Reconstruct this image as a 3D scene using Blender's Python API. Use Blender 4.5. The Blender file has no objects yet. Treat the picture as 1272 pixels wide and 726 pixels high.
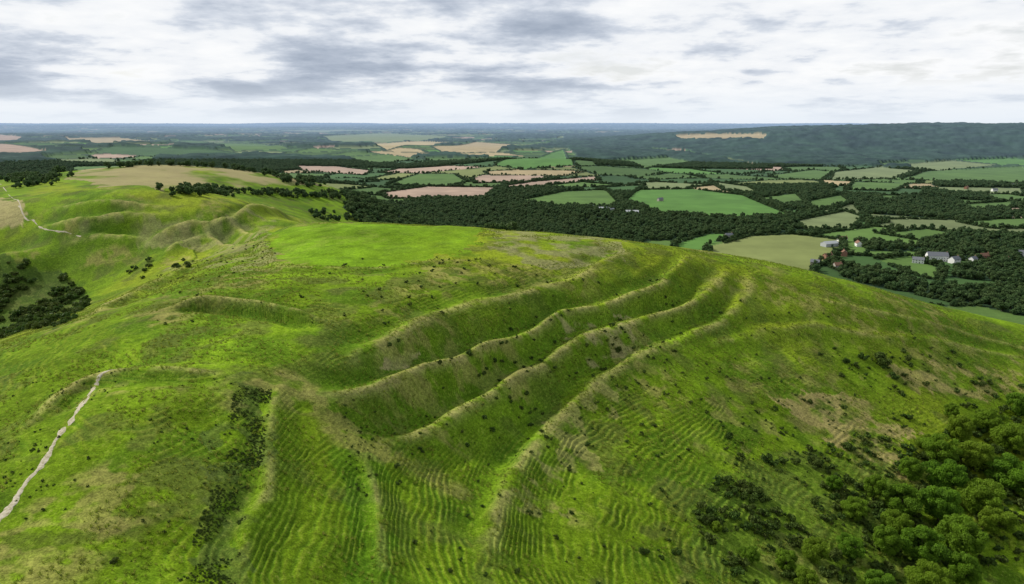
import bpy, math, numpy as np
from mathutils import Vector
rng=np.random.default_rng(11)
D=bpy.data; SC=bpy.context.scene
# ------------------------------------------------------------ image coordinates: rays through image pixels (u,v) from the camera at (0,0,60)
# are intersected with the modelled ground, giving world x,y positions for every feature that is then built there
H0=60.0; Fp=848.0; PT=math.radians(14.1); CP,SP=math.cos(PT),math.sin(PT)
def ray(u,v):
    up=-(v-363)/Fp; return np.array([(u-636)/Fp, CP+up*SP, -SP+up*CP])
def P(u,v,z):
    d=ray(u,v); t=(z-H0)/d[2]; return [d[0]*t,d[1]*t,z]
# ------------------------------------------------------------ numpy noise
def hsh(xi,yi,seed):
    n=(xi.astype(np.int64)*374761393+yi.astype(np.int64)*668265263+seed*1442695041)&0xffffffff
    n=((n^(n>>13))*1274126177)&0xffffffff
    n=n^(n>>16)
    return n/4294967295.0
def vn(x,y,seed=0):
    xf=np.floor(x); yf=np.floor(y); a=x-xf; b=y-yf
    a=a*a*a*(a*(a*6-15)+10); b=b*b*b*(b*(b*6-15)+10)
    h00=hsh(xf,yf,seed);h10=hsh(xf+1,yf,seed);h01=hsh(xf,yf+1,seed);h11=hsh(xf+1,yf+1,seed)
    return (h00*(1-a)+h10*a)*(1-b)+(h01*(1-a)+h11*a)*b
def fbm(x,y,sc,oc=4,seed=0):
    x=x/sc; y=y/sc; s=np.zeros_like(x); A=1; t=0
    for i in range(oc):
        s+=A*vn(x,y,seed+i*17); t+=A; A*=.5
        x,y=(x*1.6+y*1.2+3.1,-x*1.2+y*1.6-7.7)
    return s/t
def ss(a,b,x):
    t=np.clip((x-a)/(b-a),0,1); return t*t*(3-2*t)
# ------------------------------------------------------------ macro relief
pts=[(330,284,-4),(450,277,-1),(600,284,-1),(720,293,-3),(830,308,-6),(920,330,-11),(1000,347,-17),(1100,367,-27),(1272,402,-46),
(0,726,-8),(200,726,-10),(330,726,-14),(450,726,-20),(636,726,-32),(800,726,-42),(1000,726,-54),(1272,726,-68),
(0,600,-6),(200,600,-6),(330,600,-11),(450,600,-18),(600,600,-28),(750,600,-37),(900,600,-46),(1050,620,-55),(1272,600,-67),
(0,500,-9),(200,500,-1),(330,490,-5),(450,490,-10),(560,500,-19),(650,500,-25),(750,500,-31),(900,500,-40),(1050,500,-48),(1272,500,-60),
(100,430,-4),(250,420,-1),(400,415,-1),(560,400,-6),(640,430,-14),(740,420,-19),(850,420,-25),(1000,420,-33),(1272,430,-50),
(400,350,1),(560,350,-1),(700,350,-7),(800,355,-11),(880,345,-12),(960,365,-19),(1100,390,-31),(250,350,-2),(160,375,-5),(480,310,1),
(40,370,-50),(0,340,-45),(70,340,-42),(50,310,-28),(0,300,-20),(120,300,-22),(190,305,-22),(180,332,-38),(230,322,-30),
(310,296,-9),(100,265,-6),(200,275,-12),(290,272,-11),(350,268,-14),(150,235,-4),(30,245,-8),(430,242,-50),(300,232,-20),(200,207,-8),(330,216,-20),(410,232,-45),(90,215,-5),(0,228,-10),(0,270,-12)]
CT=[P(*p) for p in pts]
CT+=[[-20,520,-50],[100,500,-55],[-120,560,-50],[220,450,-70],[330,420,-95],[0,700,-105],[-120,750,-85],[200,650,-115],[400,550,-122],[600,450,-125],
[430,250,-105],[300,100,-95],[500,50,-125],[400,-150,-120],[0,-250,-70],[150,-100,-80],[-150,-100,-25],[-300,0,-55],[-250,-250,-70],[-350,200,-60],[-300,330,-62],[-600,100,-110],[-700,400,-70],[-900,700,-60],
[-450,1300,-95],[-800,1300,-80],[-200,1250,-125],[0,1000,-127],[300,1000,-130],[700,900,-130],[900,500,-130],[900,0,-130],[-80,0,-8],[-10,50,-14],[60,40,-40],[-100,60,-10],[0,1500,-130],[-600,-500,-120],[600,-500,-130],[-1000,1000,-85]]
CT=np.array(CT,float)
SCL=300.0
def tps(d2): return np.where(d2>1e-9, .5*d2*np.log(np.maximum(d2,1e-9)),0)
cx,cy=CT[:,0]/SCL,CT[:,1]/SCL
n=len(CT); K=tps((cx[:,None]-cx)**2+(cy[:,None]-cy)**2)+np.eye(n)*0.004
Pm=np.stack([np.ones(n),cx,cy],1)
A=np.zeros((n+3,n+3)); A[:n,:n]=K; A[:n,n:]=Pm; A[n:,:n]=Pm.T
SOL=np.linalg.solve(A,np.concatenate([CT[:,2],[0,0,0]]))
def hfar(x,y):
    r=np.hypot(x,y)
    h=-130+ (fbm(x,y,1500,3,5)-.5)*34*ss(1500,5000,r)+(fbm(x,y,6000,3,9)-.5)*170*ss(6000,26000,r)
    g=lambda X,Y,sx,sy,A: A*np.exp(-((x-X)/sx)**2-((y-Y)/sy)**2)
    h+=g(120,2750,420,330,42)+g(-2500,3500,1100,1200,60)+g(-900,4300,900,700,40)+g(-5000,6500,2500,2200,50)
    h+=(128*ss(-200,3400,x)+20)*ss(600,1700,x+.2*(y-4500))*ss(3500,5000,y+120*np.sin(x/420))*(1-ss(5600,8000,y))*(.82+.36*fbm(x,y,900,3,77))
    return h
def hmacro(x,y):
    sh=x.shape; x=np.ravel(x).astype(float); y=np.ravel(y).astype(float)
    d=np.hypot(x+150,y-450); w=1-ss(850,1500,d); out=np.empty_like(x)
    m=w<.999; out[m]=hfar(x[m],y[m]); out[~m]=0
    idx=np.nonzero(w>0)[0]
    for k in range(0,len(idx),40000):
        i=idx[k:k+40000]; a=x[i]/SCL; b=y[i]/SCL
        v=tps((a[:,None]-cx)**2+(b[:,None]-cy)**2)@SOL[:n]+SOL[n]+SOL[n+1]*a+SOL[n+2]*b
        v=np.maximum(v,-135)
        out[i]=v*w[i]+out[i]*(1-w[i])
    return out.reshape(sh)
TT=np.geomspace(70,14000,2600)
def hits(lst):
    res=[]
    for u,v in lst:
        d=ray(u,v); x=d[0]*TT;y=d[1]*TT;z=H0+d[2]*TT
        h=hmacro(x,y); k=np.nonzero(z<h)[0]; k=k[0] if len(k) else len(TT)-1
        res.append([x[k],y[k]])
    return np.array(res)
def catmull(p,m=5):
    p=np.array(p,float); q=np.vstack([2*p[0]-p[1],p,2*p[-1]-p[-2]]); o=[]
    for i in range(1,len(q)-2):
        for t in np.arange(m)/m:
            o.append(.5*(2*q[i]+(q[i+1]-q[i-1])*t+(2*q[i-1]-5*q[i]+4*q[i+1]-q[i+2])*t*t+(3*q[i]-q[i-1]-3*q[i+1]+q[i+2])*t**3))
    o.append(q[-2]); return np.array(o)
# ramparts: (line, height factor, width factor, side of the line that faces downhill)
RP=[
 ([(790,306),(755,328),(700,352),(640,366),(590,378),(540,394),(490,418),(440,445),(395,458)],.5,1.15,1),
 ([(868,318),(835,346),(780,368),(720,387),(660,408),(600,430),(545,452),(490,470),(440,486),(390,488),(338,484)],.80,1.0,1),
 ([(905,332),(885,362),(850,380),(790,397),(735,417),(680,447),(630,477),(580,507),(530,528),(485,542),(447,550)],.86,1.0,1),
 ([(935,340),(918,385),(860,412),(800,437),(750,464),(705,497),(675,535),(650,580),(628,625),(614,670),(607,726)],.5,.95,1),
 ([(420,408),(380,395),(350,386),(300,378),(250,376),(190,388)],1.35,.75,-1),
 ([(300,470),(240,464),(180,464),(130,468),(95,480),(60,512),(20,545)],.6,.75,-1),
 ([(100,540),(70,548),(30,556)],.3,.6,-1),
 ([(30,288),(60,281),(110,272),(160,265),(225,268)],1.25,1.3,-1),
 ([(60,303),(110,291),(150,291),(190,300)],.9,1.1,-1),
 ([(176,322),(188,304),(208,289),(240,277),(295,269),(355,267)],1.35,1.3,-1),
 ([(205,326),(216,306),(238,294),(268,291),(300,300)],.9,1.0,-1),
 ([(232,288),(262,279),(300,281),(335,292)],.95,1.1,-1),
 ([(60,258),(110,252),(170,254),(230,258)],.8,1.3,-1),
 ([(250,322),(200,348),(150,372),(95,400)],.6,1.2,-1),
 ([(365,470),(338,490),(328,540),(322,610),(318,680),(316,740)],.36,.55,1),
 ([(440,552),(462,600),(476,660),(484,740)],.38,.6,1),
 ([(940,352),(1010,372),(1100,393),(1190,412),(1280,432)],.22,.7,-1),
 ([(880,425),(980,405),(1080,415),(1180,428),(1280,442)],.18,.7,-1),
 ([(560,318),(480,334),(400,335),(345,330),(322,300)],.25,.8,-1),
]
pd=np.arange(-30,45,.25)
pz=np.interp(pd,[-30,-17,-12,-8.5,-6.5,-4.5,-1.3,0,1.3,6,11,16,24,38],[0,0,-.5,-2.2,-2.6,-2.0,1.6,1.95,1.7,-.9,-2.6,-2.2,-.8,0])
kk=np.exp(-(np.arange(-6,7)/3.8)**2); kk/=kk.sum(); pz=np.convolve(np.pad(pz,6,mode='edge'),kk,'valid')
RIDGE=[]
for p,a,w,sg in RP: RIDGE.append((catmull(hits(p),3),a,w,sg))
def ridges(x,y):
    add=np.zeros_like(x); crest=np.zeros_like(x); ditch=np.zeros_like(x)
    wx=(vn(x/21,y/21,3)-.5)*3.4+(vn(x/5,y/5,4)-.5)*.35; wy=(vn(x/21,y/21,31)-.5)*3.4
    for q,a,w,sg in RIDGE:
        M=38*w
        m=np.nonzero((x>q[:,0].min()-M)&(x<q[:,0].max()+M)&(y>q[:,1].min()-M)&(y<q[:,1].max()+M))[0]
        if len(m)==0: continue
        X=x[m]+wx[m];Y=y[m]+wy[m]; best=np.full(len(m),1e9); sd=np.zeros(len(m)); al=np.zeros(len(m))
        seg=np.diff(q,axis=0); L=np.hypot(*seg.T); cum=np.concatenate([[0],np.cumsum(L)]); tot=cum[-1]
        for k in range(len(seg)):
            ax,ay=q[k]; dx,dy=seg[k]
            t=np.clip(((X-ax)*dx+(Y-ay)*dy)/(L[k]**2),0,1)
            ex=X-ax-t*dx; ey=Y-ay-t*dy; d=np.hypot(ex,ey); b=d<best
            best[b]=d[b]; sd[b]=np.sign(dx*ey-dy*ex)[b]; al[b]=(cum[k]+t*L[k])[b]
        d=best*sd*sg/w
        et=24*w
        tp=ss(0,et,al)*ss(0,et,tot-al)*(.62+.76*vn(al/24,al*0,8))
        add[m]+=a*np.interp(d,pd,pz)*tp
        dd=np.abs(d)
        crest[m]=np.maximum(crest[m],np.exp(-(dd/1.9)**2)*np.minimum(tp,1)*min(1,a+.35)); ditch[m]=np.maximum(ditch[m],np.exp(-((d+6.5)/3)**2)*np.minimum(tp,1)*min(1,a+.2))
    return add,crest,ditch
def hsm(x,y):
    a,c,dt=ridges(x,y)
    near=1-ss(700,1100,np.hypot(x,y))
    return hmacro(x,y)+a+near*((fbm(x,y,30,3,21)-.5)*2.1+(fbm(x,y,6,2,22)-.5)*.35),c,dt
def gz(x,y): return hsm(np.atleast_1d(np.array(x,float)),np.atleast_1d(np.array(y,float)))[0]
# ------------------------------------------------------------ land cover
def inpoly(x,y,q):
    m=np.zeros(x.shape,bool)
    b=np.nonzero((x>q[:,0].min())&(x<q[:,0].max())&(y>q[:,1].min())&(y<q[:,1].max()))[0]
    if len(b)==0: return m
    X=x[b];Y=y[b]; c=np.zeros(len(b),bool); j=len(q)-1
    for i in range(len(q)):
        xi,yi=q[i];xj,yj=q[j]
        if yi!=yj:
            c^=((yi>Y)!=(yj>Y))&(X<(xj-xi)*(Y-yi)/(yj-yi)+xi)
        j=i
    m[b]=c; return m
def edged(x,y,q,M=12):
    d=np.full(x.shape,1e3)
    b=np.nonzero((x>q[:,0].min()-M)&(x<q[:,0].max()+M)&(y>q[:,1].min()-M)&(y<q[:,1].max()+M))[0]
    if len(b)==0: return d
    X=x[b];Y=y[b]; best=np.full(len(b),1e3)
    for i in range(len(q)):
        ax,ay=q[i];dx,dy=q[(i+1)%len(q)]-q[i]; L=dx*dx+dy*dy+1e-9
        t=np.clip(((X-ax)*dx+(Y-ay)*dy)/L,0,1); best=np.minimum(best,np.hypot(X-ax-t*dx,Y-ay-t*dy))
    d[b]=best; return d
GR=(.095,.165,.036); GB=(.095,.20,.038); GD=(.058,.115,.03); GY=(.19,.22,.07); PG=(.18,.22,.09); TN=(.38,.30,.16); PK=(.38,.275,.20); WT=(.42,.34,.18)
FL=[([(365,206),(420,207),(462,212),(452,218),(375,212)],PK),([(470,240),(530,232),(620,233),(602,247),(482,247)],PK),
([(585,222),(600,217),(690,219),(660,226),(590,228)],PK),([(600,213),(640,211),(730,213),(700,219),(610,218)],TN),([(660,226),(740,219),(745,224),(640,234),(620,232)],PK),
([(535,183),(590,177),(636,180),(618,190),(552,191)],TN),([(400,170),(470,166),(560,170),(520,176),(410,176)],PG),([(440,180),(520,176),(560,178),(480,188)],WT),
([(612,206),(700,186),(714,206),(650,211)],GB),([(500,222),(520,216),(565,216),(582,226),(560,232),(480,230)],GR),
([(640,250),(700,238),(755,236),(770,252),(760,258),(690,256)],GR),([(775,250),(790,236),(860,235),(925,243),(985,268),(905,272),(820,266),(800,258)],GB),([(745,233),(800,230),(790,238),(760,240)],GD),
([(838,303),(880,290),(915,291),(880,305),(850,312)],GB),([(878,308),(930,293),(985,291),(1045,298),(1048,312),(1012,333),(950,330)],GY),
([(1090,322),(1125,317),(1172,334),(1166,350),(1130,340)],GR),([(985,275),(1050,262),(1075,270),(1060,284),(1000,286)],PG),
([(955,218),(1010,211),(1035,214),(1020,224),(965,222)],GR),([(1035,214),(1090,208),(1140,212),(1110,222),(1030,224)],PG),([(1110,206),(1180,200),(1240,206),(1180,213),(1140,211)],PG),([(1120,222),(1150,213),(1272,207),(1300,228),(1180,226)],GR),
([(1180,200),(1250,197),(1300,200),(1300,206),(1240,205)],GB),([(1190,276),(1240,272),(1300,270),(1300,284),(1230,284)],GR),([(1000,250),(1045,242),(1060,252),(1010,262)],GR),
([(835,170),(900,167),(955,168),(948,174),(850,175)],TN),([(760,200),(830,196),(860,202),(800,210)],GR),([(880,225),(930,232),(950,243),(900,237)],PG),
([(-40,180),(40,184),(62,190),(0,195),(-40,193)],PK),([(-40,168),(30,171),(20,176),(-40,178)],PK),([(80,172),(150,172),(210,178),(120,180)],TN),([(140,182),(260,186),(300,192),(200,196),(110,190)],GD),
([(350,160),(440,158),(500,161),(400,165)],PG),([(240,178),(330,180),(360,186),(290,188)],GR),([(1190,254),(1260,250),(1260,258),(1210,262)],GR),([(420,196),(480,192),(520,198),(470,204)],GR),([(395,222),(440,221),(470,226),(420,228)],GD),
([(1090,290),(1150,284),(1200,292),(1150,300)],GR),([(1060,226),(1130,228),(1110,238),(1050,236)],GR),([(1140,232),(1272,234),(1272,242),(1180,240)],PG),([(940,246),(990,240),(1000,250),(975,256)],GR)]
WD=[[(425,258),(470,252),(600,256),(690,267),(780,273),(850,279),(985,275),(1000,282),(900,288),(836,299),(800,300),(600,286),(450,276)],
[(1060,256),(1120,246),(1190,250),(1200,266),(1290,264),(1290,268),(1185,273),(1110,268),(1070,265)],
[(1040,342),(1090,334),(1160,356),(1290,356),(1300,400),(1180,372),(1080,356)],[(1180,345),(1190,330),(1300,326),(1300,356)],
[(700,180),(850,188),(950,206),(1060,206),(1180,198),(1330,194),(1330,150),(1150,150),(1000,154),(860,158),(700,168)],
[(-30,202),(60,200),(90,206),(80,214),(-30,218)],[(640,184),(700,177),(860,192),(960,210),(880,210),(740,206),(705,186)],
[(1060,300),(1090,303),(1180,308),(1180,314),(1080,312)],[(300,192),(430,197),(560,206),(500,210),(400,203),(300,196)]]
FL=[(hits(p),c) for p,c in FL]; WD=[hits(p) for p in WD]
def landcover(x,y):
    N=len(x); r=np.hypot(x,y)
    wx=x+(fbm(x,y,160,2,41)-.5)*90; wy=y+(fbm(x,y,160,2,42)-.5)*90
    CS=230.0
    gx=np.floor(wx/CS); gy=np.floor(wy/CS)
    F1=np.full(N,1e9);F2=np.full(N,1e9);ID=np.zeros(N)
    for i in(-1,0,1):
        for j in(-1,0,1):
            a=gx+i;b=gy+j
            px=(a+.15+.7*hsh(a,b,51))*CS;py=(b+.15+.7*hsh(a,b,52))*CS
            d=np.hypot((wx-px)*.8,(wy-py)*1.15); hid=hsh(a,b,53)
            n1=d<F1
            F2=np.where(n1,F1,np.minimum(F2,d)); ID=np.where(n1,hid,ID); F1=np.where(n1,d,F1)
    edge=(F2-F1)*.5
    pal=np.array([GR,GD,GR,GB,(.08,.14,.03),PG,GR,GY,GD,TN,GR,GD,PK,GR,PG,GD],float)
    ii=(ID*977%1*len(pal)).astype(int)
    col=pal[ii]*(.75+.45*((ID*313)%1))[:,None]
    wn=fbm(x,y,600,4,61)
    wood=(wn>.57)&(r>1000)| ((ID*57%1)<.11)
    hedge=(edge<4.5+r*.0012)&(vn(x/25,y/25,5)<.85)
    inf=np.zeros(N,bool)
    for q,c in FL:
        e=edged(x,y,q,14); m=inpoly(x,y,q)
        col[m]=np.array(c)*(1+.35*(fbm(x[m],y[m],70,3,6)-.5))[:,None]; wood[m]=False; hedge[m]=False; inf|=m
        hedge|=(e<4.0+r*.001)&(vn(x/30,y/30,7)<.85)
    hill=np.hypot((x+130)/620,(y-330)/330)
    onhill=(hill<1)|(hmacro(x,y)>-84)&(r<1700)
    wood&=~onhill; hedge&=~onhill
    for q in WD:
        m=inpoly(x,y,q)&~inf; wood|=m
    hedge&=~wood
    return col,wood,hedge,onhill
# ------------------------------------------------------------ grid
th=np.concatenate([np.arange(-180,-50,2.5),np.arange(-50,50.001,.08),np.arange(52.5,179.9,2.5)])
rr=np.concatenate([np.geomspace(2,62,26)[:-1],np.geomspace(62,520,780)[:-1],np.geomspace(520,48000,600)])
TH,RR=np.meshgrid(np.radians(th),rr)
X=(RR*np.sin(TH)).ravel();Y=(RR*np.cos(TH)).ravel()
Z,CR,DI=hsm(X,Y)
nr,nt=RR.shape
Zg=Z.reshape(nr,nt)
dr=np.gradient(Zg,axis=0)/np.gradient(RR,axis=0); dth=np.gradient(Zg,axis=1)/(np.gradient(TH,axis=1)*RR)
sl=np.hypot(dr,dth).ravel(); R=RR.ravel()
# terracettes follow the contours
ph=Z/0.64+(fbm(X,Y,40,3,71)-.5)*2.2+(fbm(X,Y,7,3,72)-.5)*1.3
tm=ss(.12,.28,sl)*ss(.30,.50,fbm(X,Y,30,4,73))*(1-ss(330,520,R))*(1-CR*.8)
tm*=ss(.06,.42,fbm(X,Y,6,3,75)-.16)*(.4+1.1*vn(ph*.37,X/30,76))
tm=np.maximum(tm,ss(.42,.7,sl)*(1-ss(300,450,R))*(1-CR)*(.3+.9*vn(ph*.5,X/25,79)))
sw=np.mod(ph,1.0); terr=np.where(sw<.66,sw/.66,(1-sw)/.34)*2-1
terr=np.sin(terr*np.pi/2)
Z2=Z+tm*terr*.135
# colours
col=np.zeros((len(X),3)); wood=np.zeros(len(X),bool); hedge=wood.copy(); onh=np.ones(len(X),bool)
v=np.nonzero(R>420)[0]
cc,w_,h_,o_=landcover(X[v],Y[v]); col[v]=cc; wood[v]=w_; hedge[v]=h_; onh[v]=o_
f=lambda a:a[:,None]
n1=f(fbm(X,Y,45,4,81)); n2=f(fbm(X,Y,9,3,82)); n3=f(fbm(X,Y,110,3,83))
hc=np.array([.145,.240,.009])*(1+.7*(n1-.5))*(1+.5*(n2-.5))
def mixc(a,b,f): return a*(1-f)+b*f
hc=mixc(hc,np.array([.25,.295,.018]),ss(.45,.66,n3)*.7)
hc=mixc(hc,np.array([.062,.13,.008]),ss(.50,.70,f(fbm(X,Y,18,4,84)))*.65)
hc=mixc(hc,np.array([.10,.11,.028]),ss(.55,.70,f(fbm(X,Y,11,5,184)))*.6)
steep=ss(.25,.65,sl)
hc=mixc(hc,np.array([.075,.155,.008]),f(steep*.5*(1-ss(500,700,R))))  # shade painted on steep bank faces, where the sun gives little relief
dry=ss(.53,.68,fbm(X,Y,26,5,140))*ss(.42,.6,fbm(X,Y,4,3,141))*(1-ss(600,900,R))
hc=mixc(hc,np.array([.30,.265,.08]),f(dry*.6))
hc=mixc(hc,np.array([.35,.32,.11]),f(CR*ss(.25,.55,fbm(X,Y,6,3,85)))*.8)
hc=mixc(hc,np.array([.055,.14,.008]),f(DI*.5))  # ditch shade painted into the grass colour for contrast
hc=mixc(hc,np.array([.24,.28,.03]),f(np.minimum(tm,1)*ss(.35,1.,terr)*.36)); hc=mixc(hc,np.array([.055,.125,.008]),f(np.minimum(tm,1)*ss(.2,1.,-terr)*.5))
def blob(poly,soft,nsc=8,seed=0):
    q=hits(poly); wx=X+(fbm(X,Y,nsc*1.6,4,seed+1)-.5)*soft*3; wy=Y+(fbm(X,Y,nsc*1.6,4,seed+2)-.5)*soft*3
    return inpoly(wx,wy,q).astype(float)
G1=[(332,288),(450,278),(598,284),(590,300),(560,318),(470,332),(400,333),(345,328)]
g1=blob(G1,10,7,90)
hc=mixc(hc,np.array([.150,.280,.009])*(1+.8*(n2-.5))*(1+.8*(n1-.5)),f(g1)*.76)
t1=blob([(970,492),(1030,486),(1090,505),(1130,540),(1135,575),(1070,580),(1010,545)],11,6,100); hc=mixc(hc,np.array([.36,.29,.11]),f(t1*ss(.34,.58,fbm(X,Y,6,4,86)))*.8)
t2=blob([(1100,455),(1272,450),(1272,490),(1180,500),(1110,490)],8,6,101); hc=mixc(hc,np.array([.32,.265,.095]),f(t2*ss(.40,.60,fbm(X,Y,5,3,87)))*.7)
tz=blob([(920,470),(1000,440),(1080,480),(1080,540),(960,560),(880,520)],12,8,114); hc=mixc(hc,np.array([.26,.235,.07]),f(tz*ss(.46,.64,fbm(X,Y,7,4,96)))*.5)
t3=blob([(0,245),(30,262),(32,282),(0,286),(-60,280)],5,10,102); hc=mixc(hc,np.array([.36,.30,.14]),f(t3)*.8)
t4=blob([(85,220),(150,207),(240,205),(330,216),(415,234),(300,232),(200,240),(110,228)],8,20,103); hc=mixc(hc,np.array([.32,.27,.13]),f(t4*ss(.25,.5,n1[:,0]))*.9)
t5=blob([(600,284),(700,290),(780,303),(760,325),(690,335),(620,320)],6,10,104); hc=mixc(hc,np.array([.24,.23,.10]),f(t5*ss(.4,.62,fbm(X,Y,8,3,88)))*.75)
t6=blob([(200,335),(330,288),(345,328),(300,345)],6,10,105); hc=mixc(hc,np.array([.23,.22,.09]),f(t6*ss(.4,.62,fbm(X,Y,8,3,89)))*.7)
t7=blob([(520,432),(500,445),(470,448),(480,434)],2,6,106); hc=mixc(hc,np.array([.36,.31,.14]),f(t7*ss(.3,.55,n2[:,0]))*.8)
t8=blob([(700,395),(790,385),(780,430),(720,440)],6,6,111); hc=mixc(hc,np.array([.32,.285,.12]),f(t8*ss(.40,.60,fbm(X,Y,5,3,93)))*.7)
t9=blob([(640,560),(720,480),(800,470),(740,560),(690,640),(640,640)],9,8,112); hc=mixc(hc,np.array([.30,.28,.09]),f(t9*ss(.44,.62,fbm(X,Y,5,3,94)))*.6)
ta=blob([(100,275),(215,270),(345,268),(320,300),(230,300),(60,300)],8,10,113); hc=mixc(hc,np.array([.26,.25,.10]),f(ta*ss(.45,.62,fbm(X,Y,12,4,95)))*.6)
d1=blob([(290,480),(338,480),(328,560),(312,640),(292,740),(205,740),(250,640),(282,560)],9,6,107); hc=mixc(hc,np.array([.08,.11,.03]),f(d1*ss(.3,.55,n2[:,0]))*.55)
d2=blob([(425,555),(455,560),(480,640),(490,740),(425,740),(430,640)],4,6,108); hc=mixc(hc,np.array([.07,.19,.008]),f(d2)*.35)
d3=blob([(-60,345),(80,335),(110,370),(80,405),(0,420),(-60,430)],6,12,109); hc=mixc(hc,np.array([.05,.085,.015]),f(d3)*.75)
d4=blob([(900,570),(1010,560),(1110,590),(1150,726),(1000,760),(900,726),(860,640)],6,8,110); hc=mixc(hc,np.array([.09,.145,.02]),f(d4)*.5)
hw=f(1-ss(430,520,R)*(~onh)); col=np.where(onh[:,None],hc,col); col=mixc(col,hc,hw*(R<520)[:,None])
col[wood]=np.array([.022,.045,.018]); col[hedge]=np.array([.030,.058,.02])
far=R>3300
cn=.3+1.5*fbm(X,Y,90,3,92)
col[wood&far]=np.array([.022,.046,.022])*cn[wood&far][:,None]
Z2+=np.where(far&wood,4+20*fbm(X,Y,60,3,91),0)+np.where(far&hedge,5,0)
rough=(1-ss(500,1100,R))*(1-g1*.2)
me=D.meshes.new("terrain"); nv=len(X)
co=np.stack([X,Y,Z2],1).astype(np.float32)
co=np.vstack([co,[[0,0,float(gz(0,0)[0])]]]).astype(np.float32)
i=np.arange(nr-1)[:,None]*nt; j=np.arange(nt)[None,:]; j2=(j+1)%nt
q=np.stack([i+j,i+j2,i+nt+j2,i+nt+j],-1).reshape(-1,4)[:, ::-1]
tri=np.stack([np.arange(nt),np.full(nt,nv),(np.arange(nt)+1)%nt],1)[:, ::-1]
me.vertices.add(nv+1); me.vertices.foreach_set("co",co.ravel())
loops=np.concatenate([q.ravel(),tri.ravel()]).astype(np.int32)
me.loops.add(len(loops)); me.loops.foreach_set("vertex_index",loops)
np_=len(q)+len(tri); me.polygons.add(np_)
ls=np.concatenate([np.arange(len(q))*4,len(q)*4+np.arange(len(tri))*3]).astype(np.int32)
me.polygons.foreach_set("loop_start",ls)
me.polygons.foreach_set("use_smooth",np.ones(np_,bool))
me.update(calc_edges=True)
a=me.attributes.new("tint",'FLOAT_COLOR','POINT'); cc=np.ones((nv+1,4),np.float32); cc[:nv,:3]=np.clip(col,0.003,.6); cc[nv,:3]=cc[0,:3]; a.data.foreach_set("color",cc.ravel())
a=me.attributes.new("rough",'FLOAT','POINT'); ro=np.ones(nv+1,np.float32); ro[:nv]=rough; a.data.foreach_set("value",ro)
terrain=D.objects.new("terrain",me); SC.collection.objects.link(terrain)
# ------------------------------------------------------------ material helpers
class NT:
    def __init__(s,name):
        s.m=D.materials.new(name); s.m.use_nodes=True; s.t=s.m.node_tree; s.t.nodes.clear()
    def n(s,ty,**kw):
        x=s.t.nodes.new(ty)
        for k,vv in kw.items(): setattr(x,k,vv)
        return x
    def l(s,a,b): s.t.links.new(a,b)
def mth(N,op,a,b=None,c=None,clamp=False):
    x=N.n('ShaderNodeMath',operation=op); x.use_clamp=clamp
    for k,vv in enumerate((a,b,c)):
        if vv is None: continue
        if isinstance(vv,(int,float)): x.inputs[k].default_value=vv
        else: N.l(vv,x.inputs[k])
    return x.outputs[0]
def mixrgb(N,fac,a,b,bt='MIX'):
    x=N.n('ShaderNodeMix',data_type='RGBA',blend_type=bt)
    for s_,vv in ((0,fac),(6,a),(7,b)):
        if isinstance(vv,(int,float)): x.inputs[s_].default_value=vv
        elif isinstance(vv,tuple): x.inputs[s_].default_value=(*vv,1)
        else: N.l(vv,x.inputs[s_])
    return x.outputs[2]
HAZE=(.25,.35,.50)  # blue-grey of the air, blended into surface colours as painted haze
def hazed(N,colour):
    """aerial haze painted into the base colour, stronger with world distance from the hill"""
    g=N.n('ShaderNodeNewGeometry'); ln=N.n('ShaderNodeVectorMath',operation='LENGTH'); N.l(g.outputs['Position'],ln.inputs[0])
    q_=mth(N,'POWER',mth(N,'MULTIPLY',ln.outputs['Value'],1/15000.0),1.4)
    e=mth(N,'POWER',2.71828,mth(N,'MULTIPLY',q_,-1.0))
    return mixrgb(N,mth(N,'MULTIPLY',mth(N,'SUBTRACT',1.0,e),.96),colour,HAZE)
def finish(N,colour,rough=.9,spec=.1,bump=None,trans=0):
    b=N.n('ShaderNodeBsdfPrincipled'); b.inputs['Roughness'].default_value=rough; b.inputs['Specular IOR Level'].default_value=spec
    if isinstance(colour,tuple): b.inputs['Base Color'].default_value=(*colour,1)
    else: N.l(colour,b.inputs['Base Color'])
    if bump is not None: N.l(bump,b.inputs['Normal'])
    o=N.n('ShaderNodeOutputMaterial')
    if trans:
        tr=N.n('ShaderNodeBsdfTranslucent'); N.l(colour,tr.inputs[0]); mx=N.n('ShaderNodeMixShader'); mx.inputs[0].default_value=trans
        N.l(b.outputs[0],mx.inputs[1]);N.l(tr.outputs[0],mx.inputs[2]);N.l(mx.outputs[0],o.inputs[0])
    else: N.l(b.outputs[0],o.inputs[0])
    return N.m
N=NT("downland_grass")
at=N.n('ShaderNodeAttribute',attribute_name="tint"); ar=N.n('ShaderNodeAttribute',attribute_name="rough")
g=N.n('ShaderNodeNewGeometry'); pos=g.outputs['Position']
def noise(N,sc,det=4,ro=.6,vec=None):
    x=N.n('ShaderNodeTexNoise'); x.inputs['Scale'].default_value=sc;x.inputs['Detail'].default_value=det;x.inputs['Roughness'].default_value=ro
    N.l(vec,x.inputs['Vector']); return x.outputs['Fac']
def mr(N,v,a,b,c,d):
    x=N.n('ShaderNodeMapRange'); N.l(v,x.inputs[0])
    for k,q_ in zip((1,2,3,4),(a,b,c,d)): x.inputs[k].default_value=q_
    return x.outputs[0]
nA=noise(N,.9,5,.7,pos); nB=noise(N,3.0,3,.7,pos); nC=noise(N,.22,5,.65,pos); nD=noise(N,.02,6,.6,pos)
near=ar.outputs['Fac']
mul=mth(N,'MULTIPLY',mr(N,nA,.3,.7,.6,1.4),mr(N,nB,.3,.7,.55,1.45))
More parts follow.
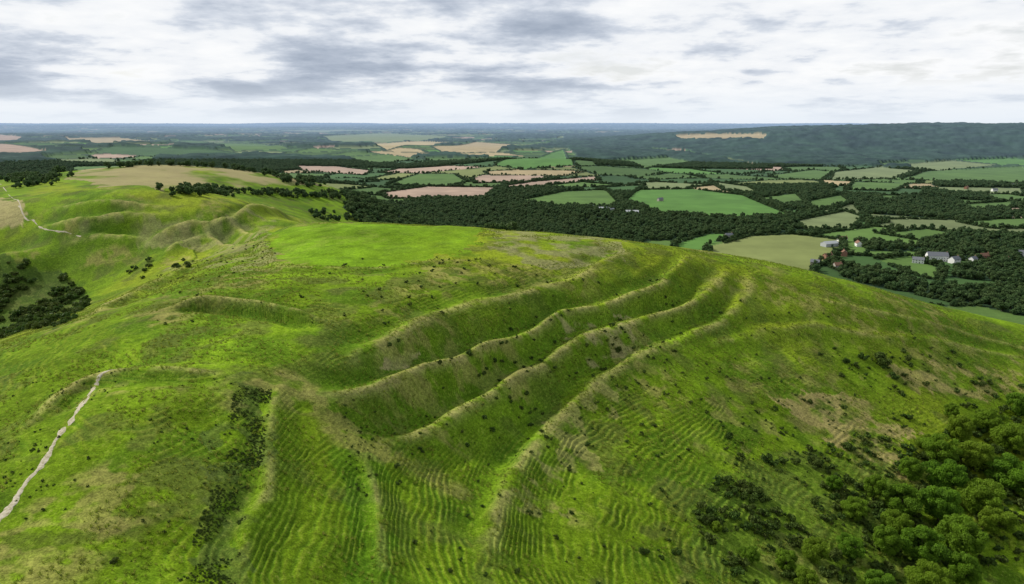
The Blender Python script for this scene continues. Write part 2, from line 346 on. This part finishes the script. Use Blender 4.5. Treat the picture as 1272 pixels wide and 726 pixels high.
mul=mth(N,'MULTIPLY',mul,mr(N,nC,.3,.7,.76,1.24))
mul=mth(N,'ADD',mth(N,'MULTIPLY',mth(N,'SUBTRACT',mul,1.0),near),1.0)
mul=mth(N,'MULTIPLY',mul,mr(N,nD,.3,.7,.86,1.14))
vm=N.n('ShaderNodeVectorMath',operation='SCALE'); N.l(at.outputs['Color'],vm.inputs[0]); N.l(mul,vm.inputs['Scale'])
c1=mixrgb(N,mth(N,'MULTIPLY',mr(N,nA,.57,.72,0,.6),near),vm.outputs[0],(.30,.29,.065))
c1=mixrgb(N,mth(N,'MULTIPLY',mr(N,noise(N,.5,5,.75,pos),.58,.71,0,.68),near),c1,(.045,.085,.010))
bp=N.n('ShaderNodeBump'); bp.inputs['Distance'].default_value=.28
N.l(mth(N,'MULTIPLY',near,.7),bp.inputs['Strength']); N.l(mth(N,'ADD',nA,mth(N,'MULTIPLY',nB,.5)),bp.inputs['Height'])
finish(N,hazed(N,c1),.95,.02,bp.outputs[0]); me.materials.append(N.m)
def leafmat(name,c0,c1,c2,haze=True,trans=.25):
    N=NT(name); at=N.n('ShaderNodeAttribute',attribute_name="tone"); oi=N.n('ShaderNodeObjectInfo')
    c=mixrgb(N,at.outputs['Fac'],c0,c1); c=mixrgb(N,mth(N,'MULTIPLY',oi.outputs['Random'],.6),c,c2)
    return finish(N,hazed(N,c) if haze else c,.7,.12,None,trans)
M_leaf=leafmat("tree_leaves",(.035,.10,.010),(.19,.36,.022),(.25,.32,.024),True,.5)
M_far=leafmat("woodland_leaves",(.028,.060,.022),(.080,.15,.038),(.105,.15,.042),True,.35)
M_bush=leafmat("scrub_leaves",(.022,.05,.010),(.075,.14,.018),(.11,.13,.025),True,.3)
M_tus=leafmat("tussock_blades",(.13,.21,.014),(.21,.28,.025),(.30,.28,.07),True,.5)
N=NT("bark"); g=N.n('ShaderNodeNewGeometry'); finish(N,mixrgb(N,noise(N,2,4,.6,g.outputs['Position']),(.05,.038,.025),(.12,.095,.07)),.9,.1); M_bark=N.m
# ------------------------------------------------------------ foliage meshes
def quads_mesh(name,V,tone,mats,extra=None):
    n=len(V); ev,ef=(extra if extra else (np.zeros((0,3)),[]))
    verts=np.vstack([V.reshape(-1,3),ev]) ; faces=np.arange(n*4).reshape(n,4)
    allf=np.vstack([faces,np.array(ef,int).reshape(-1,4)+n*4]) if len(ef) else faces
    m=D.meshes.new(name); m.vertices.add(len(verts)); m.vertices.foreach_set("co",verts.astype(np.float32).ravel())
    m.loops.add(allf.size); m.loops.foreach_set("vertex_index",allf.ravel().astype(np.int32))
    m.polygons.add(len(allf)); m.polygons.foreach_set("loop_start",(np.arange(len(allf))*4).astype(np.int32))
    mi=np.zeros(len(allf),np.int32); mi[n:]=1; 
    for q_ in mats: m.materials.append(q_)
    m.polygons.foreach_set("material_index",mi)
    m.update(calc_edges=True)
    a=m.attributes.new("tone",'FLOAT','POINT'); tv=np.zeros(len(verts),np.float32); tv[:n*4]=np.repeat(tone,4); a.data.foreach_set("value",tv)
    return m
def tube(p0,p1,r0,r1,k=7):
    p0=np.array(p0,float);p1=np.array(p1,float); d=p1-p0; d/=np.linalg.norm(d)
    a=np.cross(d,[.3,.9,.1]); a/=np.linalg.norm(a); b=np.cross(d,a); t=np.arange(k)/k*2*np.pi
    ring=np.cos(t)[:,None]*a+np.sin(t)[:,None]*b
    v=np.vstack([p0+ring*r0,p1+ring*r1]); f=[[i,(i+1)%k,k+(i+1)%k,k+i] for i in range(k)]
    return v,f
def crown(seed,Rx,Hc,zc,nb,nl,leaf,trunk=None,br0=.26,br1=.46):
    g=np.random.default_rng(seed)
    bc=[];br=[]
    while len(bc)<nb:
        p=g.uniform(-1,1,3)
        if np.linalg.norm(p)>1: continue
        p=p/np.linalg.norm(p)*np.linalg.norm(p)**.5
        rad=g.uniform(br0,br1)
        p=p*(1-rad*.8)*g.uniform(.85,1.15); bc.append(p); br.append(rad)
    bc=np.array(bc);br=np.array(br)
    k=g.choice(nb,nl,p=br**2/np.sum(br**2)); d=g.normal(size=(nl,3)); d/=np.linalg.norm(d,axis=1)[:,None]
    d[:,2]=np.where((d[:,2]<-.3)&(g.random(nl)<.6),-d[:,2],d[:,2])
    rad=br[k]*g.uniform(.68,1.12,nl)
    pnt=(bc[k]+d*rad[:,None])*np.array([Rx,Rx,Hc])+np.array([0,0,zc])
    nn=d*.8+g.normal(size=(nl,3))*.45; nn/=np.linalg.norm(nn,axis=1)[:,None]
    a=np.cross(nn,g.normal(size=(nl,3))); a/=np.linalg.norm(a,axis=1)[:,None]; b=np.cross(nn,a)
    s=leaf*g.uniform(.6,1.3,nl)[:,None]
    V=np.stack([pnt-a*s,pnt-b*s*.6,pnt+a*s,pnt+b*s*.6],1)
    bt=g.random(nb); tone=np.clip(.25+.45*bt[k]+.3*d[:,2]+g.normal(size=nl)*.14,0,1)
    ev=np.zeros((0,3));ef=[]
    def addt(p0,p1,r0,r1):
        nonlocal ev,ef
        v,f=tube(p0,p1,r0,r1); ef+= [[q_+len(ev) for q_ in ff] for ff in f]; ev=np.vstack([ev,v])
    if trunk:
        r=trunk; top=zc-.1*Hc; mid=np.array([g.normal()*.15*Rx*.3,g.normal()*.15*Rx*.3,top*.5])
        addt([0,0,-1.2],mid,r,r*.75); addt(mid,[mid[0]*1.5,mid[1]*1.5,top],r*.75,r*.45); base=np.array([mid[0]*1.4,mid[1]*1.4,top*.85])
        for i in range(min(nb,9)):
            e=bc[i]*np.array([Rx,Rx,Hc])*.85+[0,0,zc]; st=mid+(base-mid)*g.uniform(.2,1); m_=(st+e)/2+[0,0,-.05*Hc]
            addt(st,m_,r*.36,r*.22); addt(m_,e,r*.22,r*.07)
    return V,tone,(ev,ef)
NEAR=[]
for s in range(5):
    Rx=[5.4,6.0,5.0,6.6,5.6][s]; Hc=[4.8,4.6,5.4,5.0,4.4][s]
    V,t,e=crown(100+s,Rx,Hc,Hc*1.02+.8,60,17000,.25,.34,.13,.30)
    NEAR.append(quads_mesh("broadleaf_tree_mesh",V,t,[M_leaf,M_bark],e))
BUSH=[]
for s in range(4):
    V,t,e=crown(200+s,1.0,.75,.55,12,900,.12,.09)
    BUSH.append(quads_mesh("bush_mesh",V,t,[M_bush,M_bark],e))
coll_far=D.collections.new("woodland_sources"); coll_b=D.collections.new("scrub_sources"); coll_t=D.collections.new("tussock_sources")
for s in range(6):
    V,t,e=crown(300+s,5.0,[4.6,5.2,4,6,4.4,5][s],5.6,12,420,1.05,.4)
    m=quads_mesh("woodland_tree_mesh",V,t,[M_far,M_bark],e); o=D.objects.new("woodland_tree",m); coll_far.objects.link(o)
for s in range(4):
    V,t,e=crown(400+s,1.0,.7,.5,8,240,.2,.08)
    m=quads_mesh("scrub_mesh",V,t,[M_bush,M_bark],e); o=D.objects.new("scrub",m); coll_b.objects.link(o)
for s in range(4):
    g=np.random.default_rng(500+s); k=16
    an=g.uniform(0,6.28,k); r=g.uniform(0,.22,k); le=g.uniform(.2,.45,k); w=g.uniform(.03,.07,k); bx=np.cos(an)*r;by=np.sin(an)*r
    tx=bx+np.cos(an)*le*.55; ty=by+np.sin(an)*le*.55; px,py=-np.sin(an)*w,np.cos(an)*w
    V=np.stack([np.stack([bx-px,by-py,np.full(k,-.05)],1),np.stack([bx+px,by+py,np.full(k,-.05)],1),np.stack([tx+px*.3,ty+py*.3,le],1),np.stack([tx-px*.3,ty-py*.3,le],1)],1)
    m=quads_mesh("tussock_mesh",V,g.random(k),[M_tus,M_tus]); o=D.objects.new("tussock",m); coll_t.objects.link(o)
def scatter(name,P3,scale,coll,nvar):
    n_=len(P3); m=D.meshes.new(name); m.vertices.add(n_); m.vertices.foreach_set("co",np.asarray(P3,np.float32).ravel())
    for nm,arr,ty in (("iscale",scale,'FLOAT'),("irot",rng.uniform(0,6.28,n_),'FLOAT'),("iidx",rng.integers(0,nvar,n_),'INT')):
        a=m.attributes.new(nm,ty,'POINT'); a.data.foreach_set("value",np.asarray(arr,np.float32 if ty=='FLOAT' else np.int32))
    o=D.objects.new(name,m); SC.collection.objects.link(o)
    gt=D.node_groups.new(name+"_nodes",'GeometryNodeTree')
    gt.interface.new_socket('Geometry',in_out='INPUT',socket_type='NodeSocketGeometry'); gt.interface.new_socket('Geometry',in_out='OUTPUT',socket_type='NodeSocketGeometry')
    gi=gt.nodes.new('NodeGroupInput');go=gt.nodes.new('NodeGroupOutput'); mp=gt.nodes.new('GeometryNodeMeshToPoints'); ip=gt.nodes.new('GeometryNodeInstanceOnPoints'); ci=gt.nodes.new('GeometryNodeCollectionInfo')
    ci.inputs['Collection'].default_value=coll; ci.inputs['Separate Children'].default_value=True; ci.inputs['Reset Children'].default_value=True
    def na(nm,ty):
        x=gt.nodes.new('GeometryNodeInputNamedAttribute'); x.data_type=ty; x.inputs[0].default_value=nm; return x.outputs[0]
    cx_=gt.nodes.new('ShaderNodeCombineXYZ'); gt.links.new(na("irot",'FLOAT'),cx_.inputs[2])
    ip.inputs['Pick Instance'].default_value=True
    gt.links.new(gi.outputs[0],mp.inputs[0]); gt.links.new(mp.outputs[0],ip.inputs['Points']); gt.links.new(ci.outputs[0],ip.inputs['Instance'])
    gt.links.new(na("iidx",'INT'),ip.inputs['Instance Index']); gt.links.new(cx_.outputs[0],ip.inputs['Rotation']); gt.links.new(na("iscale",'FLOAT'),ip.inputs['Scale'])
    gt.links.new(ip.outputs[0],go.inputs[0]); md=o.modifiers.new("scatter",'NODES'); md.node_group=gt
    return o
def samp(n_,r0,r1,a0=-48,a1=48):
    r=np.sqrt(rng.uniform(r0**2,r1**2,n_)); t=np.radians(rng.uniform(a0,a1,n_)); return r*np.sin(t),r*np.cos(t)
x1,y1=samp(210000,430,3500)
c_,w_,h_,o_=landcover(x1,y1)
k=w_&(rng.random(len(x1))<.80); xw,yw=x1[k],y1[k]
def line(pl,sp,wd,s0,s1):
    q=catmull(hits(pl),12); seg=np.hypot(*np.diff(q,axis=0).T); cum=np.concatenate([[0],np.cumsum(seg)]); s=np.arange(0,cum[-1],sp); s=s+rng.uniform(-sp,sp,len(s))*.5
    s=np.concatenate([s]*2); x=np.interp(s,cum,q[:,0])+rng.normal(0,wd,len(s)); y=np.interp(s,cum,q[:,1])+rng.normal(0,wd,len(s)); return x,y,rng.uniform(s0,s1,len(s))
LX,LY,LS=[],[],[]
for a_ in [([(210,238),(240,239),(280,239),(320,241),(360,243),(400,244),(450,247)],7,7,.5,1.0),([(145,209),(180,206),(215,206),(260,208),(300,212),(340,218),(380,226),(425,236)],9,12,.6,1.1),
   ([(0,222),(30,222),(60,221),(85,220)],8,9,.5,.9),([(380,268),(420,270),(470,274)],9,10,.5,.9)]:
    a,b,c=line(*a_); LX.append(a);LY.append(b);LS.append(c)
LX=np.concatenate(LX);LY=np.concatenate(LY);LS=np.concatenate(LS)
xs=np.concatenate([xw,LX]);ys=np.concatenate([yw,LY]); sc_=np.concatenate([rng.uniform(.55,1.25,len(xw)),LS])
scatter("woodland",np.stack([xs,ys,gz(xs,ys)-1],1),sc_,coll_far,6)
k=h_; xh,yh=x1[k],y1[k]
x2,y2=samp(260000,430,2300); c_,w2,h2,o2=landcover(x2,y2); xh=np.concatenate([xh,x2[h2]]);yh=np.concatenate([yh,y2[h2]])
scatter("hedgerow",np.stack([xh,yh,gz(xh,yh)-.8],1),rng.uniform(.26,.56,len(xh))*np.where(rng.random(len(xh))<.14,2.0,1),coll_far,6)
# scrub on the hill
def inpix(polys,n_,seed=0):
    q=hits(polys); g=np.random.default_rng(seed); x=g.uniform(q[:,0].min(),q[:,0].max(),n_*6);y=g.uniform(q[:,1].min(),q[:,1].max(),n_*6)
    m=inpoly(x,y,q); return x[m][:n_],y[m][:n_]
bx=[];by=[];bs=[]
def addb(poly,n_,s0,s1,seed,clump=0,keep=3):
    x,y=inpix(poly,n_*(keep if clump else 1),seed)
    if clump:
        f_=fbm(x,y,clump,2,seed)+rng.normal(0,.05,len(x)); o_=np.argsort(-f_)[:n_]; x,y=x[o_],y[o_]
    bx.extend(x);by.extend(y);bs.extend(s0+(s1-s0)*rng.random(len(x))**1.8)
addb([(290,480),(338,480),(328,560),(312,640),(292,726),(210,726),(250,640),(282,560)],1500,.10,.36,1,5,2)
addb([(400,320),(800,340),(1272,440),(1272,726),(500,726)],600,.15,.95,2)
addb([(1000,430),(1272,440),(1272,520),(1100,490)],90,.3,1.8,3,8)
addb([(900,570),(1010,560),(1110,590),(1150,726),(1000,726),(900,726),(860,640)],460,.3,2.0,4,8,2)
addb([(950,480),(1140,510),(1140,590),(980,570)],70,.4,1.6,5,8)
addb([(1110,560),(1272,500),(1272,700),(1130,726)],260,1.0,2.8,15)
addb([(-60,345),(80,335),(110,370),(80,405),(0,420),(-60,430)],650,1.2,3.6,6,14,2)
addb([(600,380),(850,400),(800,600),(500,560)],130,.25,1.1,7,10)
addb([(700,440),(960,440),(1000,560),(850,640),(700,640)],120,.2,.9,27,9)
addb([(0,470),(300,470),(300,726),(0,726)],160,.15,.42,8,8)
addb([(180,330),(330,300),(400,400),(200,440)],160,.2,.7,18,10)
addb([(425,480),(480,540),(460,620),(425,600)],70,.2,.5,9)
addb([(160,318),(250,318),(250,332),(160,340)],10,1.5,2.6,10)
bx=np.array(bx);by=np.array(by)
scatter("hillside_scrub",np.stack([bx,by,gz(bx,by)-.05],1),np.array(bs),coll_b,4)
x3,y3=samp(80000,80,420,-46,46); z3,cr3,di3=hsm(x3,y3); k=(fbm(x3,y3,16,3,120)+cr3*.25>.47)&(z3>-75)&~inpoly(x3,y3,hits(G1)); x3,y3,z3=x3[k],y3[k],z3[k]
scatter("rough_grass",np.stack([x3,y3,z3],1),rng.uniform(.4,1.3,len(x3)),coll_t,4)
def place(name,mesh,u,v,s,sz=1,dz=-.2):
    p=hits([(u,v)])[0]; o=D.objects.new(name,mesh); SC.collection.objects.link(o); o.location=(p[0],p[1],float(gz(p[0],p[1])[0])+dz); o.scale=(s,s*rng.uniform(.9,1.1),s*sz); o.rotation_euler[2]=rng.uniform(0,6.28); return o
for k,(u,v,s) in enumerate([(1095,452,4.2),(1072,447,2.4),(1050,452,2),(1045,470,1.6),(1110,470,2.2),(1150,478,1.6),(768,424,1.7),(640,436,.8),(1012,578,2.6),(988,575,1.8),(905,545,1.8),(1055,560,2.4),(1130,520,1.6),(770,390,1.0),(546,452,1.0),(218,332,2.4),(180,338,2.2),(660,432,.9),(1230,478,1.8),(800,690,1.5),(840,690,1.4),(375,365,.8),(110,568,.5),(142,698,.7)]):
    place("hawthorn_bush",BUSH[k%4],u,v,s)
TR=[(1265,520,1.1),(1225,535,1.0),(1190,550,1.0),(1165,575,1.05),(1250,560,1.2),(1210,585,1.15),(1170,610,1.15),(1130,600,.8),(1255,610,1.2),(1215,640,1.25),(1165,650,1.2),(1120,640,1.0),(1085,620,.75),(1060,645,.65),(1235,665,1.0),(1190,690,1.2),(1145,700,1.1),(1100,690,.8),(1055,690,.6),(1010,695,.65),(975,705,.55),(930,695,.45),(1195,730,.9),(1150,740,.9),(1090,735,.7),(890,660,.3),(1290,575,1.2),(1035,610,.5),(1280,625,.9),(1110,665,.8),(1000,730,.55),(1150,560,.7),(1180,520,.6)]
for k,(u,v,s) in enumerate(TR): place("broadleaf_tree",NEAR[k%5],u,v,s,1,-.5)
# ------------------------------------------------------------ chalk paths
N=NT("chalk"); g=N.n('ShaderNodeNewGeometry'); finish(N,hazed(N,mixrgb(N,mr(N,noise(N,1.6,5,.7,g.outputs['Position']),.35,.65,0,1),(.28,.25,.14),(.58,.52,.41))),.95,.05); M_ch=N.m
def path(name,pl,w,m=10):
    q=catmull(hits(pl),m); d=np.gradient(q,axis=0); d/=np.hypot(*d.T)[:,None]; nrm=np.stack([-d[:,1],d[:,0]],1)
    ar=np.concatenate([[0],np.cumsum(np.hypot(*np.diff(q,axis=0).T))]); ww=w*(.35+1.1*vn(ar/3.,ar*0.,7)); off=(vn(ar/9.,ar*0.,9)-.5)*w*.9
    c5=np.linspace(-1,1,7); vs=[]
    for s_ in c5:
        jit=1+.8*(vn(ar/1.1,ar*0.+s_*3,12)-.5)*abs(s_)
        p=q+nrm*(off+ww*s_*.5*jit)[:,None]; z_=gz(p[:,0],p[:,1])+.10*(1-abs(s_)**3)-.02; vs.append(np.column_stack([p,z_]))
    vs=np.stack(vs,1); n0,n1_=vs.shape[:2]; f_=[(i*n1_+j,i*n1_+j+1,(i+1)*n1_+j+1,(i+1)*n1_+j) for i in range(n0-1) for j in range(n1_-1)]
    m_=D.meshes.new(name); m_.from_pydata(vs.reshape(-1,3).tolist(),[],f_); m_.materials.append(M_ch)
    for p_ in m_.polygons:p_.use_smooth=True
    o=D.objects.new(name,m_); SC.collection.objects.link(o)
path("chalk_path",[(150,462),(128,470),(114,484),(100,503),(85,524),(68,545),(54,566),(42,590),(28,612),(14,632),(-10,655)],1.7,36)
path("chalk_path",[(-30,225),(8,238),(25,258),(42,275),(60,286),(100,290)],.9,24)
# ------------------------------------------------------------ buildings
def flatmat(name,c,c2,sc=.6,ro=.8):
    N=NT(name); g=N.n('ShaderNodeNewGeometry'); return finish(N,mixrgb(N,noise(N,sc,4,.6,g.outputs['Position']),c,c2),ro,.3)
M_w=flatmat("white_render",(.74,.73,.70),(.82,.81,.78)); M_b=flatmat("brick_wall",(.24,.12,.08),(.36,.19,.13)); M_st=flatmat("flint_wall",(.3,.28,.24),(.42,.39,.33))
M_sl=flatmat("slate_roof",(.12,.13,.14),(.22,.23,.25)); M_tl=flatmat("clay_tiles",(.17,.09,.06),(.26,.14,.09)); M_gl=flatmat("window_glass",(.03,.04,.05),(.06,.07,.08),1,.15); M_dr=flatmat("door_paint",(.05,.08,.06),(.07,.1,.08)); M_mt=flatmat("barn_sheet",(.36,.38,.39),(.48,.50,.51))
def child(par,name,vs,fs,mat):
    m=D.meshes.new(name); m.from_pydata([tuple(map(float,v_)) for v_ in vs],[],fs); m.materials.append(mat); o=D.objects.new(name,m); SC.collection.objects.link(o); o.parent=par; return o
def box(x0,y0,z0,x1,y1,z1,b=0):
    return [(x0,y0,z0),(x1,y0,z0),(x1,y1,z0),(x0,y1,z0),(x0,y0,z1),(x1,y0,z1),(x1,y1,z1),(x0,y1,z1)],[[b+i for i in f_] for f_ in ((0,3,2,1),(4,5,6,7),(0,1,5,4),(1,2,6,5),(2,3,7,6),(3,0,4,7))]
def boxes(L):
    V=[];Fc=[]
    for b_ in L:
        v_,f_=box(*b_,len(V)); V+=v_;Fc+=f_
    return V,Fc
def building(name,u,v,w,d,h,rot,mw,mroof,rh=None,barn=False):
    p=hits([(u,v)])[0]; e=D.objects.new(name,None); SC.collection.objects.link(e); e.location=(p[0],p[1],float(gz(p[0],p[1])[0])-.1); e.rotation_euler[2]=math.radians(rot)
    rh=rh or d*.42; x,y=w/2,d/2
    child(e,"walls",[(-x,-y,-1),(x,-y,-1),(x,y,-1),(-x,y,-1),(-x,-y,h),(x,-y,h),(x,y,h),(-x,y,h),(-x,0,h+rh),(x,0,h+rh)],[(0,1,5,4),(2,3,7,6),(1,2,6,9,5),(3,0,4,8,7)],mw)
    X_,Y_=x+.4,y+.5; zl=h-.5*rh/y+.05; t=.22
    child(e,"roof",[(-X_,-Y_,zl),(X_,-Y_,zl),(X_,0,h+rh+.05),(-X_,0,h+rh+.05),(X_,Y_,zl),(-X_,Y_,zl),(-X_,-Y_,zl+t),(X_,-Y_,zl+t),(X_,0,h+rh+.05+t),(-X_,0,h+rh+.05+t),(X_,Y_,zl+t),(-X_,Y_,zl+t)],
      [(0,3,2,1),(3,5,4,2),(6,7,8,9),(9,8,10,11),(0,1,7,6),(5,11,10,4),(0,6,9,3),(3,9,11,5),(1,2,8,7),(2,4,10,8)],mroof)
    if barn:
        child(e,"door",*boxes([(-2.2,-y-.05,0,2.2,-y-.003,4)]),M_dr); return e
    wn=[]; nx=max(2,int(w/3.2))
    for fl in range(max(1,int(h/2.6))):
        for i in range(nx):
            cx_=-x+(i+.5)*w/nx
            if fl==0 and i==nx//2: continue
            for sd in(-1,1): wn.append((cx_-.55,sd*y-.03 if sd>0 else -y-.05,fl*2.7+1,cx_+.55,sd*y+.05 if sd>0 else -y+.03,fl*2.7+2.2))
    child(e,"windows",*boxes(wn),M_gl); cx_=-x+(nx//2+.5)*w/nx
    child(e,"door",*boxes([(cx_-.5,-y-.05,0,cx_+.5,-y+.03,2.1)]),M_dr)
    child(e,"chimney",*boxes([(x-1.3,-.4,h+rh*.5,x-.5,.4,h+rh+1.3),(x-1.2,-.3,h+rh+1.3,x-.95,.3,h+rh+1.7)]),M_b)
    return e
building("white_house",1163,324,26,11,7.4,-12,M_w,M_sl); building("white_house",1185,327,14,9,5.6,25,M_w,M_sl); building("white_house",1208,326,11,7,5.4,30,M_w,M_sl)
for u,v,w,rt,mw,mr_,nm in [(1028,322,13,20,M_b,M_tl,"brick_house"),(1012,330,11,-30,M_st,M_sl,"flint_cottage"),(1048,318,14,70,M_b,M_tl,"brick_house"),(1040,334,10,5,M_st,M_tl,"flint_cottage"),(1140,327,14,-30,M_w,M_sl,"white_cottage"),(1222,322,13,10,M_b,M_tl,"brick_house"),(1250,328,12,40,M_st,M_sl,"flint_cottage"),(1268,318,12,-20,M_w,M_sl,"white_cottage"),
  (1046,300,14,10,M_w,M_tl,"white_cottage"),(1066,306,12,80,M_w,M_tl,"white_cottage"),(905,296,13,15,M_st,M_sl,"flint_cottage"),(1235,238,16,10,M_w,M_sl,"white_cottage"),(1200,235,16,40,M_b,M_tl,"brick_house"),(1260,232,16,-10,M_st,M_sl,"flint_cottage"),(820,250,14,30,M_st,M_sl,"flint_cottage")]:
    building(nm,u,v,w,7.5,5.2,rt,mw,mr_)
for u,v,w,d_,rt in [(752,262,34,16,8),(785,266,26,14,-6),(735,259,18,12,90),(1030,306,24,12,20)]: building("farm_barn",u,v,w,d_,5,rt,M_mt,M_mt,3,True)
# ------------------------------------------------------------ sky and sun
EL,AZ=36,-58
W=D.worlds.new("World"); SC.world=W; W.use_nodes=True
class NW(NT):
    def __init__(s,t): s.t=t; t.nodes.clear()
N=NW(W.node_tree)
sky=N.n('ShaderNodeTexSky',sky_type='NISHITA'); sky.sun_disc=False; sky.sun_elevation=math.radians(EL); sky.sun_rotation=math.radians(AZ)
bg1=N.n('ShaderNodeBackground'); bg1.inputs[1].default_value=.07; N.l(sky.outputs[0],bg1.inputs[0])
tc=N.n('ShaderNodeTexCoord'); sx=N.n('ShaderNodeSeparateXYZ'); N.l(tc.outputs['Generated'],sx.inputs[0])
zz=mth(N,'ADD',mth(N,'MAXIMUM',sx.outputs[2],0.0),.15)
cv=N.n('ShaderNodeCombineXYZ'); N.l(mth(N,'DIVIDE',sx.outputs[0],zz),cv.inputs[0]); N.l(mth(N,'DIVIDE',sx.outputs[1],zz),cv.inputs[1]); cv.inputs[2].default_value=12.6
v=cv.outputs[0]
A1=noise(N,1.15,10,.57,v); A2=noise(N,.45,3,.5,v); A3=noise(N,4.0,7,.62,v)
dens=mth(N,'ADD',mth(N,'MULTIPLY',A1,.58),mth(N,'ADD',mth(N,'MULTIPLY',A2,.30),mth(N,'MULTIPLY',A3,.12)))
x=N.n('ShaderNodeValToRGB'); N.l(dens,x.inputs[0]); cr=x.color_ramp
cr.elements[0].position=.43; cr.elements[0].color=(.97,.98,.99,1); cr.elements[1].position=.62; cr.elements[1].color=(.34,.40,.50,1)
for p_,c_ in ((.485,(.88,.905,.94,1)),(.515,(.68,.73,.81,1)),(.56,(.47,.53,.63,1))):
    e=cr.elements.new(p_); e.color=c_
cl=mixrgb(N,mr(N,sx.outputs[2],.0,.055,.92,0),x.outputs[0],(.82,.88,.95))
cl=mixrgb(N,mr(N,sx.outputs[2],.25,.6,0,1),cl,(.50,.54,.60))   # overhead sky, out of view, darkened to weaken fill light against the sun
bg2=N.n('ShaderNodeBackground'); bg2.inputs[1].default_value=1.0; N.l(cl,bg2.inputs[0])
cover=mth(N,'MAXIMUM',mr(N,A1,.34,.42,.7,1.0),mr(N,sx.outputs[2],.04,.10,1,0))
mx=N.n('ShaderNodeMixShader'); N.l(cover,mx.inputs[0]); N.l(bg1.outputs[0],mx.inputs[1]); N.l(bg2.outputs[0],mx.inputs[2])
ow=N.n('ShaderNodeOutputWorld'); N.l(mx.outputs[0],ow.inputs[0])
sd=D.lights.new("sun",'SUN'); sd.energy=4.2; sd.angle=math.radians(4); sd.color=(1,.95,.86); so=D.objects.new("sun",sd); SC.collection.objects.link(so)
e_,a_=math.radians(EL),math.radians(AZ)
so.rotation_euler=Vector((math.sin(a_)*math.cos(e_),math.cos(a_)*math.cos(e_),math.sin(e_))).to_track_quat('Z','Y').to_euler()
cam=D.cameras.new("camera"); cam.sensor_width=36; cam.lens=24; cam.clip_start=1; cam.clip_end=90000
co_=D.objects.new("camera",cam); SC.collection.objects.link(co_); co_.location=(0,0,H0); co_.rotation_euler=(math.pi/2-PT,0,0); SC.camera=co_
SC.view_settings.view_transform='Standard'; SC.view_settings.look='None'
